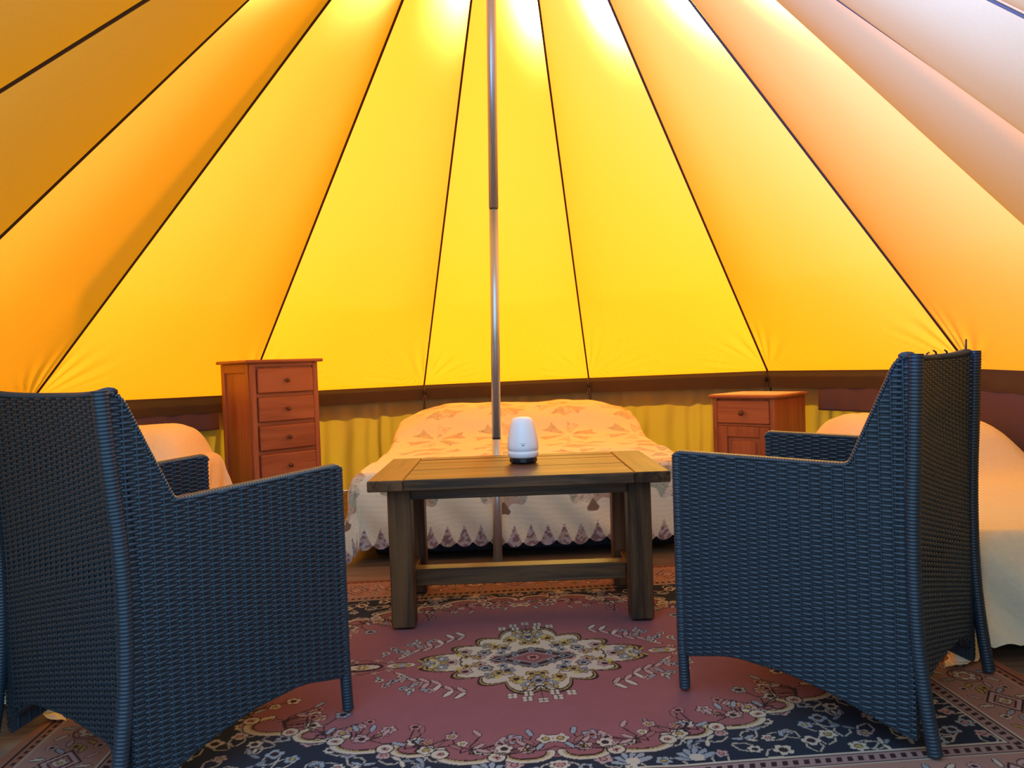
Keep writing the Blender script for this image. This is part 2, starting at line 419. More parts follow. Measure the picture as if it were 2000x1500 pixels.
    # large light green sprays at middle of the long sides
    for x in (.16, .30): 
        for q in range(6): leaf(x, .635, .05, PI + q * .5 + .2, GRY * 1.2, NAVY)
        disc(x, .628, .016, CRM)
    # scalloped scroll between field and navy
    for q in range(nsc):
        s0 = (q + .5) * step; x, y = at(s0); th = math.atan2(y, x); rr_ = step * (.56 if q % 2 else .40)
        nx, ny = math.cos(th), math.sin(th)
        cx, cy = x - nx * .018, y - ny * .018
        arc = [(cx + rr_ * math.cos(th + t), cy + rr_ * .62 * math.sin(th + t)) for t in np.linspace(-1.7, 1.7, 40)]
        s = win(cx, cy, rr_ * 1.1)
        if s is not None:
            X = (U[s] - cx) / rr_; Y = (V[s] - cy) / (rr_ * .62); C[s][(np.hypot(X, Y) < 1) & (rr[s] > rad[s] - .03)] = PINK
        line(arc, .024, DRK); line(arc, .018, CRM); line([(a_ + (cx - a_) * .10, b_ + (cy - b_) * .10) for a_, b_ in arc], .005, OLV)
        line([(a_ + (cx - a_) * .2, b_ + (cy - b_) * .2) for a_, b_ in arc], .0035, DRK)
        # curled horn where two scallops meet
        hx, hy = at(q * step); ring(hx, hy, .015, .009, CRM); ring(hx, hy, .021, .0035, DRK); disc(hx, hy, .008, ROSE); disc(hx, hy, .004, DRK)
        # spray of flowers leaning into the field
        k = R.random() * .4
        for j in range(11):
            aa = th + PI + (R.random() - .5) * 2.4; dd = .03 + .125 * R.random(); fx, fy = x + dd * math.cos(aa), y + dd * math.sin(aa) * .8
            line([(x - nx * .03, y - ny * .03), ((x + fx) / 2 + .01, (y + fy) / 2), (fx, fy)], .004, DRK)
            if R.random() < .55: flower(fx, fy, .013 + .010 * R.random(), [LTP, CRM, ROSE, GRY][R.randrange(4)], [OLV, DRK][R.randrange(2)], 5, R.random())
            else: leaf(fx, fy, .036, aa + R.random(), [LTP, GRY, ROSE * .7][R.randrange(3)])
    # ---- medallion
    def lobe(scale, c, amp):
        t = np.arctan2(V / .76, U); d = np.hypot(U, V / .76)
        # scalloped diamond
        dia = .256 * scale / (np.abs(np.cos(t)) ** 1.1 + np.abs(np.sin(t)) ** 1.1) * (1 + amp * np.abs(np.sin(t * 8)))
        C[d < dia * 1.12] = c
    lobe(1.09, DRK, .22); lobe(1.045, OLV, .22); lobe(1.02, DRK, .22); lobe(.995, CRM, .22); lobe(.74, DRK, .15); lobe(.72, CRM, .15)
    for x, y in ((.27, .03), (.20, .075), (.13, .115), (.06, .15), (.08, .085), (.0, .125), (.16, .03), (.24, .0), (.03, .19), (.14, .06), (.31, .0), (.0, .17)):
        flower(x, y, .021, [GRY * .8, OLV, LTP][int(x * 97 + y * 53) % 3], [DRK, CRM][int(x * 100) % 2], 6, x * 9)
        leaf(x + .012, y + .01, .03, 1 + x * 20, OLV)
    for x, y in ((.22, .05), (.11, .13), (.05, .17), (.29, .02)): disc(x, y, .009, np.array((.45, .38, .10)))
    for q in range(26):
        x, y = R.random() * .27, R.random() * .19
        if x / .27 + y / .20 < .95: flower(x, y, .013 + .006 * R.random(), [GRY, OLV, ROSE, CRM][q % 4], DRK, 5, q)
    # dark centre diamond
    for k, c in ((1.0, DRK), (.92, GRY), (.86, DRK), (.60, ROSE * .7), (.54, GRY * .7), (.48, PINK * .8)):
        C[(U / .135 + V / .082) < k] = c
    flower(0, 0, .022, ROSE, DRK, 8); 
    for x, y in ((.085, .0), (.05, .025), (.0, .055)): flower(x, y, .011, GRY, DRK, 4)
    # pendants along the long axis
    leaf(.345, 0, .085, 0, CRM, DRK, .42); leaf(.36, 0, .05, 0, OLV, DRK, .4); disc(.385, 0, .010, GRY)
    leaf(.44, 0, .12, 0, DRK, DRK, .42); leaf(.448, 0, .104, 0, CRM, DRK, .36); flower(.50, 0, .016, OLV, CRM, 6)
    for x, y in ((.42, .03), (.46, .045), (.52, .045), (.56, .03), (.59, .012), (.54, .06)): flower(x, y, .012, LTP, OLV, 4)
    line([(.43, .02), (.5, .055), (.58, .02)], .0035, DRK)
    # pendants along the short axis: stems with small crosses
    for x, y in ((.0, .295), (.04, .282), (.078, .258), (.035, .25)):
        line([(0, .20), (x * .6, (y + .2) / 2), (x, y)], .0035, DRK)
        for dx, dy in ((-1, -1), (1, -1), (-1, 1), (1, 1)): disc(x + dx * .007, y + dy * .007, .0085, DRK)
        for dx, dy in ((-1, -1), (1, -1), (-1, 1), (1, 1)): disc(x + dx * .007, y + dy * .007, .0065, CRM)
    # leafy branches on the diagonals
    for j in range(6):
        x = .20 + j * .034; y = .215 - j * .026 + .010 * math.sin(j * 2)
        line([(x, y), (x + .034, y - .026)], .004, DRK)
        leaf(x, y, .045, .9 + .1 * j, CRM if j < 3 else LTP); leaf(x, y, .042, -1.0 + .05 * j, LTP)
    for x, y in ((.33, .14), (.37, .165), (.40, .11), (.35, .18), (.42, .14), (.38, .08), (.30, .19), (.44, .10)):
        flower(x, y, .014, [LTP, GRY, CRM][int(x * 100) % 3], DRK, 5, x * 7); leaf(x, y, .03, x * 40, GRY)
    # ---- borders: inner guard, wide band, outer guard, selvedge
    bd = np.maximum(U - IU, V - IV)          # distance outside the inner rectangle
    along = np.where(U - IU > V - IV, V, U)
    band = bd > 0; C[band] = BRN * (1 + .12 * (vnoise(U * 60, V * 60)[band][:, None] - .5))
    wide = (bd > .05) & (bd < .235); C[wide] = np.array((.34, .19, .14))
    def stripe(a_, b_, c): C[(bd > a_) & (bd < b_)] = c
    stripe(0, .006, CRM); stripe(.006, .010, DRK); stripe(.040, .044, DRK); stripe(.044, .050, CRM)
    C[(bd > .010) & (bd < .040)] = LTP * .75
    k = (bd > .016) & (bd < .034) & (((along * 42 + bd * 12) % 1) < .5); C[k] = DRK
    stripe(.235, .240, CRM * .8); stripe(.243, .256, BRN); k = (bd > .245) & (bd < .254) & (((along * 38) % 1) < .55); C[k] = DRK
    stripe(.262, .268, DRK)
    mots = []
    x = .0
    while x < UH: mots.append((x, IV + .142, 0)); x += .155
    y = .0
    while y < VH: mots.append((IU + .142, y, PI / 2)); y += .155
    for n_, (x, y, an) in enumerate(mots):
        if n_ % 2 == 0:
            for k_, c in ((1.0, DRK), (.86, LTP), (.62, DRK), (.5, ROSE)):
                s = win(x, y, .07); X = np.abs(U[s] - x); Y = np.abs(V[s] - y); C[s][(X / .05 + Y / .062) < k_] = c
            flower(x, y, .017, CRM, OLV, 4)
        else: flower(x, y, .030, CRM, ROSE, 6); ring(x, y, .040, .004, DRK)
        for q in range(8):
            aa = q * PI / 4 + .3; leaf(x + .050 * math.cos(aa), y + .050 * math.sin(aa), .034, aa + .6, [LTP, OLV, GRY, CRM][(q + n_) % 4])
        for dx in (.078,):
            for dy in (-.055, 0, .055):
                fx, fy = (x + dx, y + dy) if an == 0 else (x + dy, y + dx)
                flower(fx, fy, .014, [LTP, CRM, OLV][int(abs(dy) * 30 + n_) % 3], DRK, 5, n_)
    # mirror the quarter
    C *= np.where((C[..., :1] > .25), .74, .92); Cf = np.concatenate([C[:0:-1], C], 0); Cf = np.concatenate([Cf[:, :0:-1], Cf], 1)
    uf = np.concatenate([-us[:0:-1], us]); vf = np.concatenate([-vs[:0:-1], vs])
    X, Y = np.meshgrid(uf, vf, indexing='ij')
    Z = .0055 + .008 * np.clip(vnoise(X * 2.2 + 5, Y * 3.1, 2) - .45, 0, 1) + .003 * np.exp(-((X - .02) / .07) ** 2 - ((Y - .85) / .2) ** 2) + .003 * np.exp(-((X - .18) / .05) ** 2 - ((Y + .72) / .15) ** 2)
    Z *= np.clip(np.minimum(UH - np.abs(X), VH - np.abs(Y)) / .02, .3, 1)
    P = np.stack([X, Y, Z], -1)
    # only the part of the rug that can be looked at is kept at full detail
    o = grid('oriental_rug', P, M['rug'], None, Cf)
    o.location = (.034, 2.285, 0); o.rotation_euler = (0, 0, .066)
    return tag(o, 'pink oriental rug with floral medallion and navy scalloped border under the coffee table', 'rug')
make_rug()

# ------------------------------------------------------------------ beds
def drape(W, L, top, dl, dr, df, dh=0., na=200, nb=200, r=.05, flare=.06, wav=.02, hem=None, fine=None, zmin=.014):
    """cloth over a mattress; a across (-W/2..W/2), b along from the foot (0) to the head (L); returns points and cloth coordinates"""
    a = np.linspace(-W / 2 - dl, W / 2 + dr, na)
    b = np.concatenate([np.linspace(-df, 0, int(nb * .38), endpoint=False), np.linspace(0, L, nb - int(nb * .38))]) if df else np.linspace(0, L, nb)
    if dh: b = np.concatenate([b, np.linspace(L, L + dh, 20)[1:]])
    A, B = np.meshgrid(a, b, indexing='ij')
    ca = np.clip(A, -W / 2, W / 2); cb = np.clip(B, 0, L)
    ea, eb = A - ca, B - cb
    e = np.hypot(ea, eb) + 1e-9
    if hem is not None: e2 = e * hem(A, B, e)
    else: e2 = e
    ua, ub = ea / e, eb / e
    ph = np.arctan2(np.abs(eb), np.abs(ea))
    out = r * (1 - np.exp(-e2 / r)) + flare * e2
    s = A * 1.0 + B * .9
    out = out + wav * np.clip(e2 / .3, 0, 1) * (.5 * np.sin(s * 15 + 1.3) + .5 * np.sin(s * 27 + .5 * np.sin(s * 9)))
    corner = (np.abs(ea) > 1e-6) & (np.abs(eb) > 1e-6)
    out = out + np.where(corner, .14 * e2 * np.sin(2 * ph) + .05 * e2 * np.sin(ph * 9), 0)
    z0 = top(ca, cb)
    drop = e2 - r * (1 - np.exp(-e2 / r)) * .75
    Z = z0 - drop
    low = np.clip(zmin - Z, 0, None)
    out = out + low * .75; Z = np.where(Z < zmin, zmin + .004 * np.sin(low * 60) ** 2, Z)
    X = ca + ua * out; Y = cb + ub * out
    return np.stack([X, Y, Z], -1), A, B

# --- double bed
bed = thing('double_bed', 'wide double bed with white floral patchwork quilt behind the coffee table', 'bed', (.045, 3.535, 0), .012)
MB().box(-.70, .70, .06, 2.02, .012, .20, .01).build('bed_base', M['bed_base'], bed)
MB().box(-.72, .72, .035, 2.05, .20, .385, .04).build('mattress', M['mattress'], bed)
def dtop(a, b):
    z = .405 + .012 * np.sin(a * 3 + 1) * np.sin(b * 2.5) + .014 * (vnoise(a * 5 + 9, b * 5) - .5) + .010 * (vnoise(a * 14, b * 13, 3) - .5)
    rise = 1 / (1 + np.exp(-(b - 1.38) / .085))
    pl = .20 * np.exp(-np.abs((a + .36) / .44) ** 3.2) + .205 * np.exp(-np.abs((a - .37) / .46) ** 3.2)
    pl = np.minimum(pl, .205)
    z = z + rise * pl * (1 - .15 * np.clip((b - 1.9) / .2, 0, 1)) + rise * .02 * (vnoise(a * 7, b * 8, 5) - .5)
    return z
def scal(A, B, e):
    sc = np.abs(np.sin(PI * (A + .02) / .075))
    return 1 - .055 * (1 - sc) ** 1.3 * np.clip((e - .2) / .12, 0, 1)
Pq, A, B = drape(1.50, 2.07, dtop, .37, .37, .375, na=470, nb=420, r=.04, flare=.02, wav=.012, hem=scal)
def quilt_color(A, B):
    base = np.array((.80, .74, .52)); C = np.zeros(A.shape + (3,)); C[:] = base
    # wavy quilting rows
    q = .5 + .5 * np.sin(B * 260 + 2.5 * np.sin(A * 9) + 3 * vnoise(A * 6, B * 6)); C *= (.94 + .06 * q)[..., None]
    pal = np.array([(.42, .27, .17), (.58, .49, .34), (.33, .34, .24), (.48, .32, .23), (.60, .53, .42), (.27, .31, .23)])
    fl = vnoise(A * 95, B * 95, 2); fl2 = vnoise(A * 60 + 3, B * 60, 8)
    P_ = .40; ai = np.round((A + .10) / P_); bi = np.round((B + .03) / (P_ * 1.02))
    x = A + .10 - ai * P_; y = B + .03 - bi * P_ * 1.02; d = np.hypot(x, y); t = np.arctan2(y, x)
    wd = np.floor((t + PI) / (PI / 6)).astype(int) % 12
    k = (wd * 5 + ai.astype(int) * 3 + bi.astype(int) * 7) % 6
    onfoot = (B < .05)
    R_ = .168 * (1 + .06 * np.cos(t * 12))
    m = (bi >= 0) & (d < R_) & (d > .035) & ((wd % 2 == 0) | onfoot | ((wd % 3 == 0) & (bi.astype(int) % 2 == 0)))
    col = pal[k] * (1 - .5 * (fl > .66) + .25 * (fl2 > .7))[..., None]
    kk = np.where(onfoot, .8, .55)[..., None]; C = np.where(m[..., None], col * kk + C * (1 - kk), C)
    dm = onfoot & (bi >= 0) & (np.abs(x) / .03 + np.abs(y + .19) / .045 < 1); C = np.where(dm[..., None], np.array((.22, .14, .09)), C)
    # printed triangles along the scalloped hem
    for h_, along in ((.375 + B, A), ):
        ph = ((along + .02) / .075) % 1; wdt = .5 * (1 - np.clip(h_ / .098, 0, 1)) * .92
        tri = (np.abs(ph - .5) < wdt) & (h_ < .098)
        tc = np.where((fl > .55)[..., None], np.array((.26, .16, .16)), np.where((fl2 > .55)[..., None], np.array((.46, .37, .28)), np.array((.48, .42, .42))))
        C = np.where(tri[..., None], tc, C)
    return C
grid('quilt', Pq, M['quilt'], bed, quilt_color(A, B))

# --- single beds under cream bedspreads
def single_bed(name, label, loc, rz, W, L, pillow, group, foot_drop, dl, dr):
    b = thing(name, label, 'bed', loc, rz, group)
    MB().box(-W / 2 + .05, W / 2 - .05, .06, L - .04, .012, .17, .01).build('bed_base', M['bed_base'], b)
    MB().box(-W / 2 + .02, W / 2 - .02, .03, L - .02, .17, .33, .04).build('mattress', M['mattress'], b)
    def top(a_, b_):
        z = .352 + .01 * np.sin(a_ * 4) * np.sin(b_ * 3) + .010 * (vnoise(a_ * 4, b_ * 4) - .5)
        rise = 1 / (1 + np.exp(-(b_ - (L - .62)) / .07))
        return z + rise * pillow * np.exp(-np.abs(a_ / (W * .50)) ** 9) * (1 - .1 * np.clip((b_ - L + .15) / .15, 0, 1))
    def hem(A_, B_, e): return 1 - .03 * np.abs(np.sin((A_ + B_) * 40)) * np.clip((e - .2) / .1, 0, 1)
    P, A_, B_ = drape(W, L, top, dl, dr, foot_drop, dh=.25, na=190, nb=240, r=.05, flare=.05, wav=.025, hem=hem)
    P[..., 2] += .0022 * (vnoise(A_ * 70, B_ * 45, 4) - .5)
    grid('bedspread', P, M['cream'], b)
    return b
single_bed('single_bed', 'cream covered single bed on the right behind the tall wicker armchair', (1.68, 2.185, 0), -.12, .74, 1.76, .215, None, .355, .34, .04)
single_bed('single_bed', 'cream covered single bed on the left beyond the wicker armchair', (-1.69, 2.04, 0), .150, .74, 2.20, .27, None, .36, .10, .30)

# ------------------------------------------------------------------ chest of drawers and bedside cabinet
def knob(mb, x, y, z, r=.014):
    prof = [(.006, 0), (.006, .010), (r * .8, .013), (r, .019), (r * .9, .026), (r * .4, .030)]
    n = 14; v = []; f = []
    for rr_, d in prof:
        for k in range(n): a_ = 2 * PI * k / n; v.append((x + rr_ * math.cos(a_), y - d, z + rr_ * math.sin(a_)))
    for i in range(len(prof) - 1):
        for k in range(n): f.append((i * n + k, i * n + (k + 1) % n, (i + 1) * n + (k + 1) % n, (i + 1) * n + k))
    f.append(tuple((len(prof) - 1) * n + k for k in range(n)))
    mb.add(v, f); return mb
def chest():
    # local: front at y=0 facing -y, near left corner at x=0
    W, D, Ht = .432, .405, .925
    c = thing('chest_of_drawers', 'tall narrow reddish pine chest of drawers between left bed and double bed', 'chest of drawers', (-1.505, 4.50, 0), math.radians(43))
    P0, P1, P2 = M['pine']
    st = .034
    MB().box(.006, W - .006, .012, D - .004, .05, Ht, 0).build('carcass', P2, c)
    MB().box(-.030, W + .03, -.022, D + .012, Ht, Ht + .020, .006).build('top_board', P0, c)
    for x in (0, W - st): MB().box(x, x + st, 0, .020, .0, Ht - .001, .003).build('stile', P2, c)
    # framed side panels
    for x0, x1 in ((-.004, .008), (W - .008, W + .004)):
        for y0, y1 in ((.0205, .070), (D - .05, D)): MB().box(x0, x1, y0, y1, 0, Ht - .001, .002).build('side_stile', P2, c)
        for z0, z1 in ((.05, .12), (Ht - .055, Ht - .001)): MB().box(x0 - .0, x1, .0705, D - .0505, z0, z1, .002).build('side_rail', P1, c)
    MB().box(st + .0005, W - st - .0005, .003, .02, Ht - .022, Ht - .001, .001).build('front_rail', P0, c)
    MB().box(st + .0005, W - st - .0005, .003, .02, .0, .06, .002).build('plinth', P0, c)
    zt = Ht - .034
    for k in range(5):
        z1 = zt - k * .168; z0 = z1 - .142
        d = MB().box(st + .006, W - st - .006, -.012, .02, z0, z1, .005)
        d.build('drawer', P0, c)
        dr = c.children[-1]
        knob(MB(), W / 2, -.012, (z0 + z1) / 2).build('knob', M['knob'], dr, True)
        MB().box(st + .0005, W - st - .0005, .006, .019, z0 - .025, z0 - .001, .001).build('front_rail', P0, c)
chest()
def cabinet():
    # local: front at y=0 facing -y, near right corner at x=0 (front runs to -x)
    W, D, Ht = .40, .40, .62
    c = thing('bedside_cabinet', 'small reddish brown wooden bedside cabinet with one drawer above a panelled door', 'cabinet', (1.497, 4.46, 0), math.radians(-45))
    P0, P1, P2 = M['pine']
    MB().box(-W + .002, -.002, .020, D, .0, Ht, .002).build('carcass', P2, c)
    MB().box(-W - .018, .018, -.022, D + .008, Ht, Ht + .022, .007).build('top_board', P0, c)
    for x in (-W, -.032): MB().box(x, x + .032, 0, .0199, .0, Ht - .001, .002).build('stile', P2, c)
    d = MB().box(-W + .034, -.034, -.006, .019, Ht - .150, Ht - .014, .005).build('drawer', P0, c)
    knob(MB(), -W / 2, -.006, Ht - .085, .017).build('knob', M['knob'], d, True)
    MB().box(-W + .0325, -.0325, .004, .0199, Ht - .166, Ht - .152, .001).build('front_rail', P0, c)
    z1, z0 = Ht - .168, .05
    dd = MB(); f = .062
    dd.box(-W + .034, -W + .034 + f, -.006, .019, z0, z1, .003); dd.box(-.034 - f, -.034, -.006, .019, z0, z1, .003)
    dd.box(-W + .0345 + f, -.0345 - f, -.0055, .0188, z1 - f, z1, .003); dd.box(-W + .0345 + f, -.0345 - f, -.0055, .0188, z0, z0 + f, .003)
    do = dd.build('door', P2, c)
    MB().box(-W + .034 + f - .001, -.034 - f + .001, .006, .016, z0 + f - .001, z1 - f + .001, .0).build('door_panel', P2, do)
    MB().box(-W + .034 + f + .022, -.034 - f - .022, .000, .008, z0 + f + .022, z1 - f - .022, .006).build('raised_field', P2, do)
    MB().box(-W + .0325, -.0325, .004, .0199, .0, .048, .001).build('plinth', P0, c)
cabinet()

# ------------------------------------------------------------------ coffee table
def table():
    X0, Y0, rz, W, D, Ht, T = .009, 2.80, .0077, .979, .594, .5126, .036
    t = thing('coffee_table', 'dark weathered wooden coffee table on thick square legs in the middle', 'table', (X0, Y0, .0115), rz)
    Ht -= .0115
    w0, d0 = W / 2, D / 2; TX, TY, TZ = M['table']
    e = .115
    for s in (-1, 1): MB().box(*sorted((s * w0, s * (w0 - e))), -d0, d0, Ht - T, Ht, .003).build('breadboard_end', TY, t)
    for s in (-1, 1): MB().box(-w0 + e + .001, w0 - e - .001, *sorted((s * d0, s * (d0 - .075))), Ht - T, Ht, .003).build('frame_rail', TX, t)
    n = 5; y0, y1 = -d0 + .0765, d0 - .0765; pw = (y1 - y0) / n
    for k in range(n):
        MB().box(-w0 + e + .0015, w0 - e - .0015, y0 + k * pw + .0006, y0 + (k + 1) * pw - .0006, Ht - T + .006, Ht - .0012 - .0006 * (k % 2), .002).build('plank', TX, t)
    lx, ly, lw = .054, .061, .077; zl = Ht - T
    for sx in (-1, 1):
        for sy in (-1, 1):
            xa, xb = sorted((sx * (w0 - lx), sx * (w0 - lx - lw))); ya, yb = sorted((sy * (d0 - ly), sy * (d0 - ly - lw)))
            MB().box(xa, xb, ya, yb, 0, zl - .0005, .004).build('leg', TZ, t)
    xi = w0 - lx - lw; yi = d0 - ly - lw
    for s in (-1, 1):
        y = s * (d0 - ly - .022); MB().box(-xi + .0005, xi - .0005, y - .014, y + .014, zl - .040, zl - .0005, .002).build('apron', TX, t)
        x = s * (w0 - lx - .03); MB().box(x - .014, x + .014, -yi + .0005, yi - .0005, zl - .040, zl - .0005, .002).build('apron', TY, t)
        x = s * (w0 - lx - lw / 2); MB().box(x - .02, x + .02, -yi + .0005, yi - .0005, .085, .140, .003).build('side_stretcher', TY, t)
    xs = w0 - lx - lw / 2 - .0205
    MB().box(-xs, xs, -.032, .032, .082, .142, .003).build('stretcher', TX, t)
table()

# ------------------------------------------------------------------ aroma diffuser on the table
def diffuser():
    d = thing('aroma_diffuser', 'white cone shaped aroma diffuser with dark base on the coffee table', 'diffuser', (.032, 2.845, .5128))
    m, nt, b = new_mat('frosted_white_plastic'); b.inputs['Base Color'].default_value = (.86, .84, .82, 1); b.inputs['Roughness'].default_value = .35
    b.inputs['Subsurface Weight'].default_value = .3; b.inputs['Subsurface Radius'].default_value = (.03, .03, .03); b.inputs['Subsurface Scale'].default_value = 1
    body = [(.0555, .046), (.0575, .058), (.057, .070), (.0535, .095), (.0485, .120), (.043, .142), (.0385, .155), (.034, .1615), (.027, .165), (.016, .1665), (.004, .167)]
    MB().lathe([(.052, .043)] + body, 40).build('cover', m, d, True)
    MB().lathe([(.050, .020), (.0545, .024), (.0565, .034), (.0565, .0435), (.052, .0445)], 40).build('water_tank', M['white'], d, True)
    MB().lathe([(.030, .0), (.045, .0), (.047, .006), (.050, .018), (.0495, .021), (.030, .021)], 32).build('base', M['black'], d, True)
    for k in range(6):
        a_ = k * PI / 3 + .5; MB().box(.044, .0515, -.012, .012, .004, .019, .002).build('foot', M['black'], d).rotation_euler = (0, 0, a_)
    # small dark printed mark on the front: a line of tiny letters above a two-leaf emblem
    pr = simple('grey_print', (.10, .11, .12), .6)
    def on(x, z):
        r = np.interp(z, [.058, .070, .095], [.0575, .057, .0535]) + .0003; return (x, -math.sqrt(r * r - x * x), z)
    mb = MB()
    for k in range(9):
        x = -.0085 + k * .0021; h_ = .0012 if k % 3 else .0018
        q = [on(x, .0735), on(x + .0014, .0735), on(x + .0014, .0735 + h_), on(x, .0735 + h_)]; mb.add(q, [(0, 1, 2, 3)])
    for s in (-1, 1):
        pts = [on(s * .0006 + s * .003 * (1 - math.cos(t_)) / 2 * 1.2 + .0016 * math.sin(t_) * -s, .0665 + .0032 * (1 - math.cos(t_)) / 2 + .0012 * math.sin(t_)) for t_ in np.linspace(0, 2 * PI, 12, endpoint=False)]
        mb.add(pts, [tuple(range(12))])
    mb.add([on(-.0003, .0625), on(.0003, .0625), on(.0003, .0665), on(-.0003, .0665)], [(0, 1, 2, 3)])
    mb.build('printed_mark', pr, d)
diffuser()

# ------------------------------------------------------------------ wicker armchairs
def ringed(mb, pts, r, pitch=.0075, n=10, sq=(1, 1), depth=.10):
    pts = [Vector(p) for p in pts]; L = [0]
    for p, q in zip(pts[:-1], pts[1:]): L.append(L[-1] + (q - p).length)
    ns = int(L[-1] / pitch) * 4 + 1; out = []; rs = []
    for i in range(ns + 1):
        s = L[-1] * i / ns; k = max(j for j in range(len(L)) if L[j] <= s + 1e-9); k = min(k, len(L) - 2)
        t = (s - L[k]) / max(1e-9, L[k + 1] - L[k]); out.append(pts[k].lerp(pts[k + 1], t))
        rs.append(r * (1 - depth * (.5 + .5 * math.cos(2 * PI * s / pitch)) + .0))
    mb.tube(out, rs, n, True, sq)
def smooth_path(pts, it=2):
    P = [Vector(p) for p in pts]
    for _ in range(it):
        Q = [P[0]]
        for a_, b_ in zip(P[:-1], P[1:]): Q += [a_.lerp(b_, .25), a_.lerp(b_, .75)]
        P = Q + [P[-1]]
    return P
def weave(span, rows, place, normal, pitch=.0255, per=6, A=.0030, hgt=.0064, stakes=None):
    """horizontal strands over upright stakes; span(z)->list of (x0,x1), place(x,z)->point, normal unit vector"""
    V = []; F = []; nrm = np.array(normal)
    base = 0
    for r_, z in enumerate(rows):
        for (x0, x1) in span(z):
            if x1 - x0 < .012: continue
            n = max(3, int((x1 - x0) / pitch * per)); xs = np.linspace(x0, x1, n)
            wv = np.cos(PI * xs / pitch + PI * r_)
            off = .002 + A * np.sign(wv) * np.abs(wv) ** .6
            P = np.array([place(x, z) for x in xs])
            up = np.array((0, 0, 1.))
            v = np.stack([P + nrm * (off - .0018)[:, None] - up * hgt / 2, P + nrm * off[:, None] + nrm * .0006, P + nrm * (off - .0018)[:, None] + up * hgt / 2], 1)
            V.append(v.reshape(-1, 3)); I = np.arange(n * 3).reshape(n, 3) + base
            F.append(np.stack([I[:-1, :-1], I[1:, :-1], I[1:, 1:], I[:-1, 1:]], -1).reshape(-1, 4)); base += n * 3
    return np.concatenate(V), np.concatenate(F)
def strands(name, VF, mat, parent, stakes):
    V, F = VF; me = bpy.data.meshes.new(name)
    sv, sf = stakes.v, stakes.f
    q4 = [f for f in sf if len(f) == 4]
    if sv:
        F = np.concatenate([F, np.array(q4) + len(V)]); V = np.concatenate([V, np.array(sv)])
    me.vertices.add(len(V)); me.vertices.foreach_set('co', V.reshape(-1).astype(np.float32))
    me.loops.add(len(F) * 4); me.loops.foreach_set('vertex_index', F.reshape(-1).astype(np.int32))
    me.polygons.add(len(F)); me.polygons.foreach_set('loop_start', (np.arange(len(F)) * 4).astype(np.int32))
    me.polygons.foreach_set('use_smooth', np.ones(len(F), bool)); me.update(calc_edges=True)
    me.materials.append(mat); o = link(bpy.data.objects.new(name, me), parent); o['kind'] = 'stuff'; return o
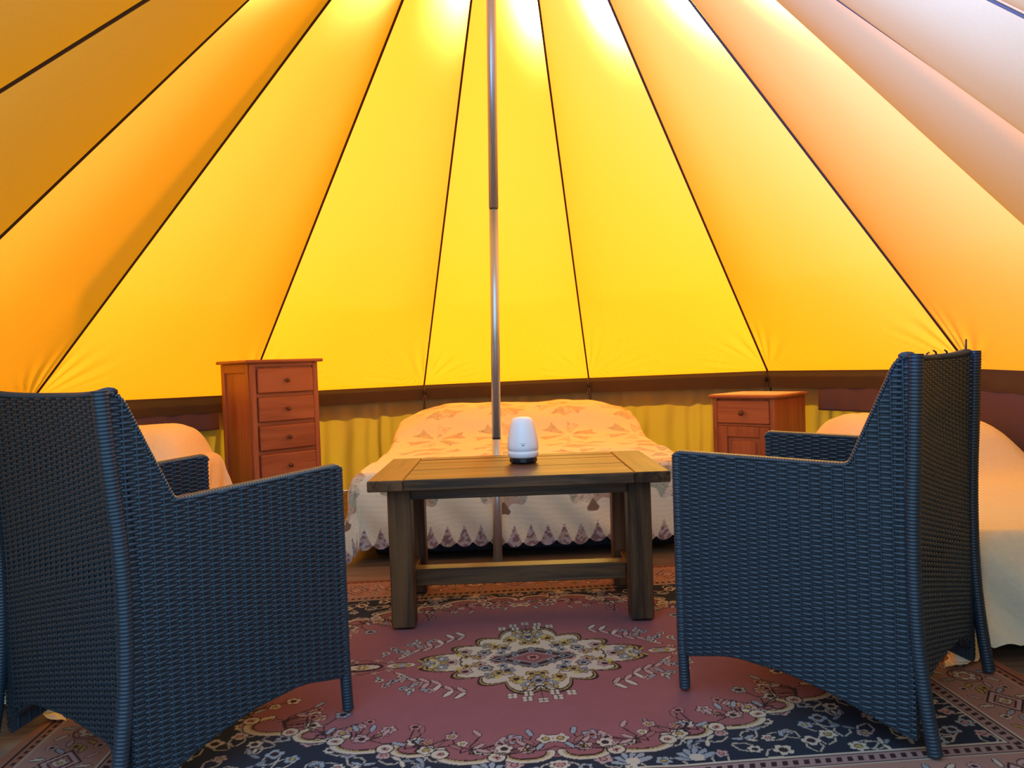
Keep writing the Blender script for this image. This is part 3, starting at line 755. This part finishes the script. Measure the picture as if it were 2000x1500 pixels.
def armchair(label, loc, ang, D, wf, wr, af, ar, bh, rec, kick, fkick, ap, frayed=False):
    ch = thing('wicker_armchair', label, 'armchair', loc, ang - PI / 2, 'dark wicker armchairs at the coffee table')
    # local frame: +y forward, -x right ... (s forward -> y, t left -> -x)
    h = D / 2
    TH = .034
    def side_pt(sg, s, z, inset=0.):       # sg +1 = left (t>0)
        f = (s + h) / D; wd = (wr + (wf - wr) * f) / 2 - inset
        return (-sg * wd, s, z)
    low_s = -h + D * ap
    def back_s(z):                          # rear edge of the side panel
        return -h - rec * max(0, (z - .45) / (bh - .45))
    def top_z(s):
        if s >= low_s: return ar + (af - ar) * (s - low_s) / (h - low_s)
        t = (low_s - s) / (low_s - (-h - rec + .035)); return min(bh, ar + (bh - ar) * t)
    def wing_s(z):                          # front edge of the wing above the arm
        return low_s - (z - ar) / (bh - ar) * (low_s - (-h - rec + .035))
    bot = lambda s: float(np.interp((s + h) / D, [0, .12, .3, .5, .75, 1], [.025, .045, .082, .108, .118, .088]))
    def bot_span(z):                        # smallest s whose bottom edge is below z
        for s in np.linspace(-h, h, 60):
            if bot(s) > z: return s
        return h
    def span(z):
        x0 = back_s(z); x1 = h
        if z > ar:
            zz = [s for s in np.linspace(low_s, h, 40) if top_z(s) > z + .004]
            if z < max(ar, af) and zz:
                sp = [(x0, wing_s(z) - .006)]
                sp.append((min(zz), h) if zz[-1] > .9 * h else (min(zz), max(zz))); return sp
            return [(x0, wing_s(z) - .006)]
        if z < .118:
            ok = [s for s in np.linspace(-h, h, 90) if bot(s) < z - .003]
            runs = []; 
            for s in ok:
                if runs and s - runs[-1][1] < D / 60: runs[-1][1] = s
                else: runs.append([s, s])
            return [(max(x0, a_), b_) for a_, b_ in runs if b_ > a_]
        return [(x0, x1)]
    rows = np.arange(.03, bh - .012, .0060)
    # outline of a side panel
    prof = [(h, bot(h)), (h, af - .004)] + [(s, top_z(s) - .004) for s in np.linspace(h - .01, low_s, 12)] + [(wing_s(z), z) for z in np.linspace(ar + .01, bh - .004, 10)] + [(-h - rec, bh - .004), (back_s(.45), .45), (-h, bot(-h))] + [(s, bot(s)) for s in np.linspace(-h + .02, h - .02, 18)]
    for sg in (1, -1):
        mb = MB(); n = len(prof)
        v = [side_pt(sg, s, z, .004) for s, z in prof] + [side_pt(sg, s, z, TH - .004) for s, z in prof]
        f = [tuple(range(n)), tuple(range(n, 2 * n))[::-1]] + [(i, (i + 1) % n, n + (i + 1) % n, n + i) for i in range(n)]
        sp = mb.add(v, f).build('side_panel', M['rattan_core'], ch)
        for ins, no in ((.003, -sg), (TH - .003, sg)):
            outer = ins < .01
            st = MB()
            for x in np.arange(-h + .0128, h, .0255):
                zt = top_z(x) - .008; zb = bot(x)
                st.tube([side_pt(sg, x, zb, ins + (-.001 if outer else .001)), side_pt(sg, x, zt, ins + (-.001 if outer else .001))], .0026, 6, False)
            W_ = weave(span, rows if outer else rows[rows > .35], lambda x, z: side_pt(sg, x, z, ins), (no, 0, 0), per=6 if outer else 4)
            strands('woven_strands', W_, M['rattan'], sp, st)
    # back panel (slightly hollow across)
    def back_pt(x, z, d=0.):
        q = 1 - (2 * x / wr) ** 2
        return (x, back_s(z) + .028 * q * np.clip((z - .3) / .4, .2, 1) + d, z)
    bbot = lambda x: float(np.interp(abs(2 * x / wr), [0, .6, .85, 1], [.125, .115, .075, .03]))
    btop = lambda x: bh - .010 + .012 * abs(2 * x / wr) ** 3
    xs = np.linspace(-wr / 2, wr / 2, 25); zs = np.linspace(0, 1, 14)
    mb = MB()
    for d in (.004, TH - .004):
        v = [back_pt(x, bbot(x) + (btop(x) - .004 - bbot(x)) * t, d) for x in xs for t in zs]
        f = [(i * 14 + j, (i + 1) * 14 + j, (i + 1) * 14 + j + 1, i * 14 + j + 1) for i in range(24) for j in range(13)]
        mb.add(v, f)
    m_ = 25 * 14
    mb.f += [(i * 14, (i + 1) * 14, m_ + (i + 1) * 14, m_ + i * 14) for i in range(24)] + [(i * 14 + 13, (i + 1) * 14 + 13, m_ + (i + 1) * 14 + 13, m_ + i * 14 + 13) for i in range(24)]
    bp = mb.build('back_panel', M['rattan_core'], ch)
    def bspan(z):
        if z < .125:
            ok = [x for x in np.linspace(-wr / 2, wr / 2, 80) if bbot(x) < z - .002]
            runs = []
            for x in ok:
                if runs and x - runs[-1][1] < wr / 60: runs[-1][1] = x
                else: runs.append([x, x])
            return [tuple(r_) for r_ in runs]
        return [(-wr / 2, wr / 2)]
    for d, no in ((.003, -1), (TH - .003, 1)):
        outer = no < 0; st = MB()
        for x in np.arange(-wr / 2 + .0128, wr / 2, .0255):
            st.tube([back_pt(x, z, d) for z in np.linspace(bbot(x), btop(x) - .006, 8)], .0026, 6, False)
        W_ = weave(bspan, rows if outer else rows[rows > .4], lambda x, z: back_pt(x, z, d), (0, no, 0), per=5 if outer else 4)
        strands('woven_strands', W_, M['rattan'], bp, st)
    # seat
    sw = wr / 2 - TH; 
    se = MB().box(-sw, sw, -h + TH + .03, h - .004, .385, .425, .008).build('seat', M['rattan_core'], ch)
    W_ = weave(lambda z: [(-sw, sw)], np.arange(-h + .075, h - .006, .0075), lambda x, y: (x, y, .4262), (0, 0, 1), per=4)
    V_, F_ = W_; strands('woven_strands', (V_, F_), M['rattan'], se, MB())
    MB().box(-sw, sw, h - .022, h - .003, .30, .384, .004).build('front_rail', M['rattan'], ch)
    # wrapped legs and posts
    for sg in (1, -1):
        mb = MB(); ringed(mb, smooth_path([side_pt(sg, -h - kick, .0, .010), side_pt(sg, -h - kick * .45, .12, .008), side_pt(sg, -h, .28, .006), side_pt(sg, -h + .002, .5, .006), side_pt(sg, back_s(.7), .7, .006), side_pt(sg, back_s(bh), bh + .004, .006)]), .0165)
        mb.build('leg', M['rattan'], ch, True)
        mb = MB(); ringed(mb, smooth_path([side_pt(sg, h + fkick, 0, .012), side_pt(sg, h - .004, .12, .013), side_pt(sg, h - .004, .4, .013), side_pt(sg, h - .004, af - .006, .013)]), .0150)
        mb.build('leg', M['rattan'], ch, True)
        # braided edge along arm and wing
        path = [side_pt(sg, h + .004, af - .016, TH / 2), side_pt(sg, h - .004, af - .002, TH / 2)] + [side_pt(sg, s, top_z(s) - .002, TH / 2) for s in np.linspace(h - .03, low_s + .03, 6)] + [side_pt(sg, low_s, ar - .001, TH / 2)] + [side_pt(sg, wing_s(z), z, TH / 2) for z in np.linspace(ar + .035, bh - .01, 6)] + [side_pt(sg, -h - rec + .01, bh, TH / 2)]
        mb = MB(); ringed(mb, smooth_path(path, 2), .0125, .007, 10, (.62, 1.45), .16); mb.build('arm_edge', M['rattan'], ch, True)
        mb = MB(); ringed(mb, [side_pt(sg, s, bot(s), TH / 2) for s in np.linspace(-h, h - .01, 16)], .010, .007, 8, (.6, 1.5), .15); mb.build('lower_edge', M['rattan'], ch, True)
    mb = MB(); ringed(mb, [back_pt(x, btop(x), TH / 2) for x in np.linspace(-wr / 2 + .01, wr / 2 - .01, 17)], .0135, .0085, 10, (.7, 1.35), .2); mb.build('top_edge', M['rattan'], ch, True)
    mb = MB(); ringed(mb, [back_pt(x, bbot(x), TH / 2) for x in np.linspace(-wr / 2 + .01, wr / 2 - .01, 25)], .010, .0085, 8, (.6, 1.5), .15); mb.build('lower_edge', M['rattan'], ch, True)
    if frayed:
        for x, dx, dz in ((.285, .004, .030), (.16, -.03, .012), (.08, -.035, .014), (-.02, .03, .010)):
            p = np.array(back_pt(min(x, wr / 2 - .012), btop(min(x, wr / 2 - .012)), TH / 2)); MB().tube([p, p + np.array((dx * .4, 0, dz * .75 + .004)), p + np.array((dx, 0, dz + .004))], .0024, 6).build('frayed_strand', M['rattan'], ch, True)
    return ch
armchair('dark wicker armchair standing before the right bed, seen from its side', (.8232, 2.0573, .0125), 2.4183, .5641, .6056, .5849, .620, .611, .852, .012, .033, -.008, .2298, True)
armchair('dark wicker armchair standing before the left bed, its broad back turned to view', (-.8458, 1.9114, .0125), .9402, .5523, .613, .5891, .624, .606, .836, .026, .04, .001, .2053)
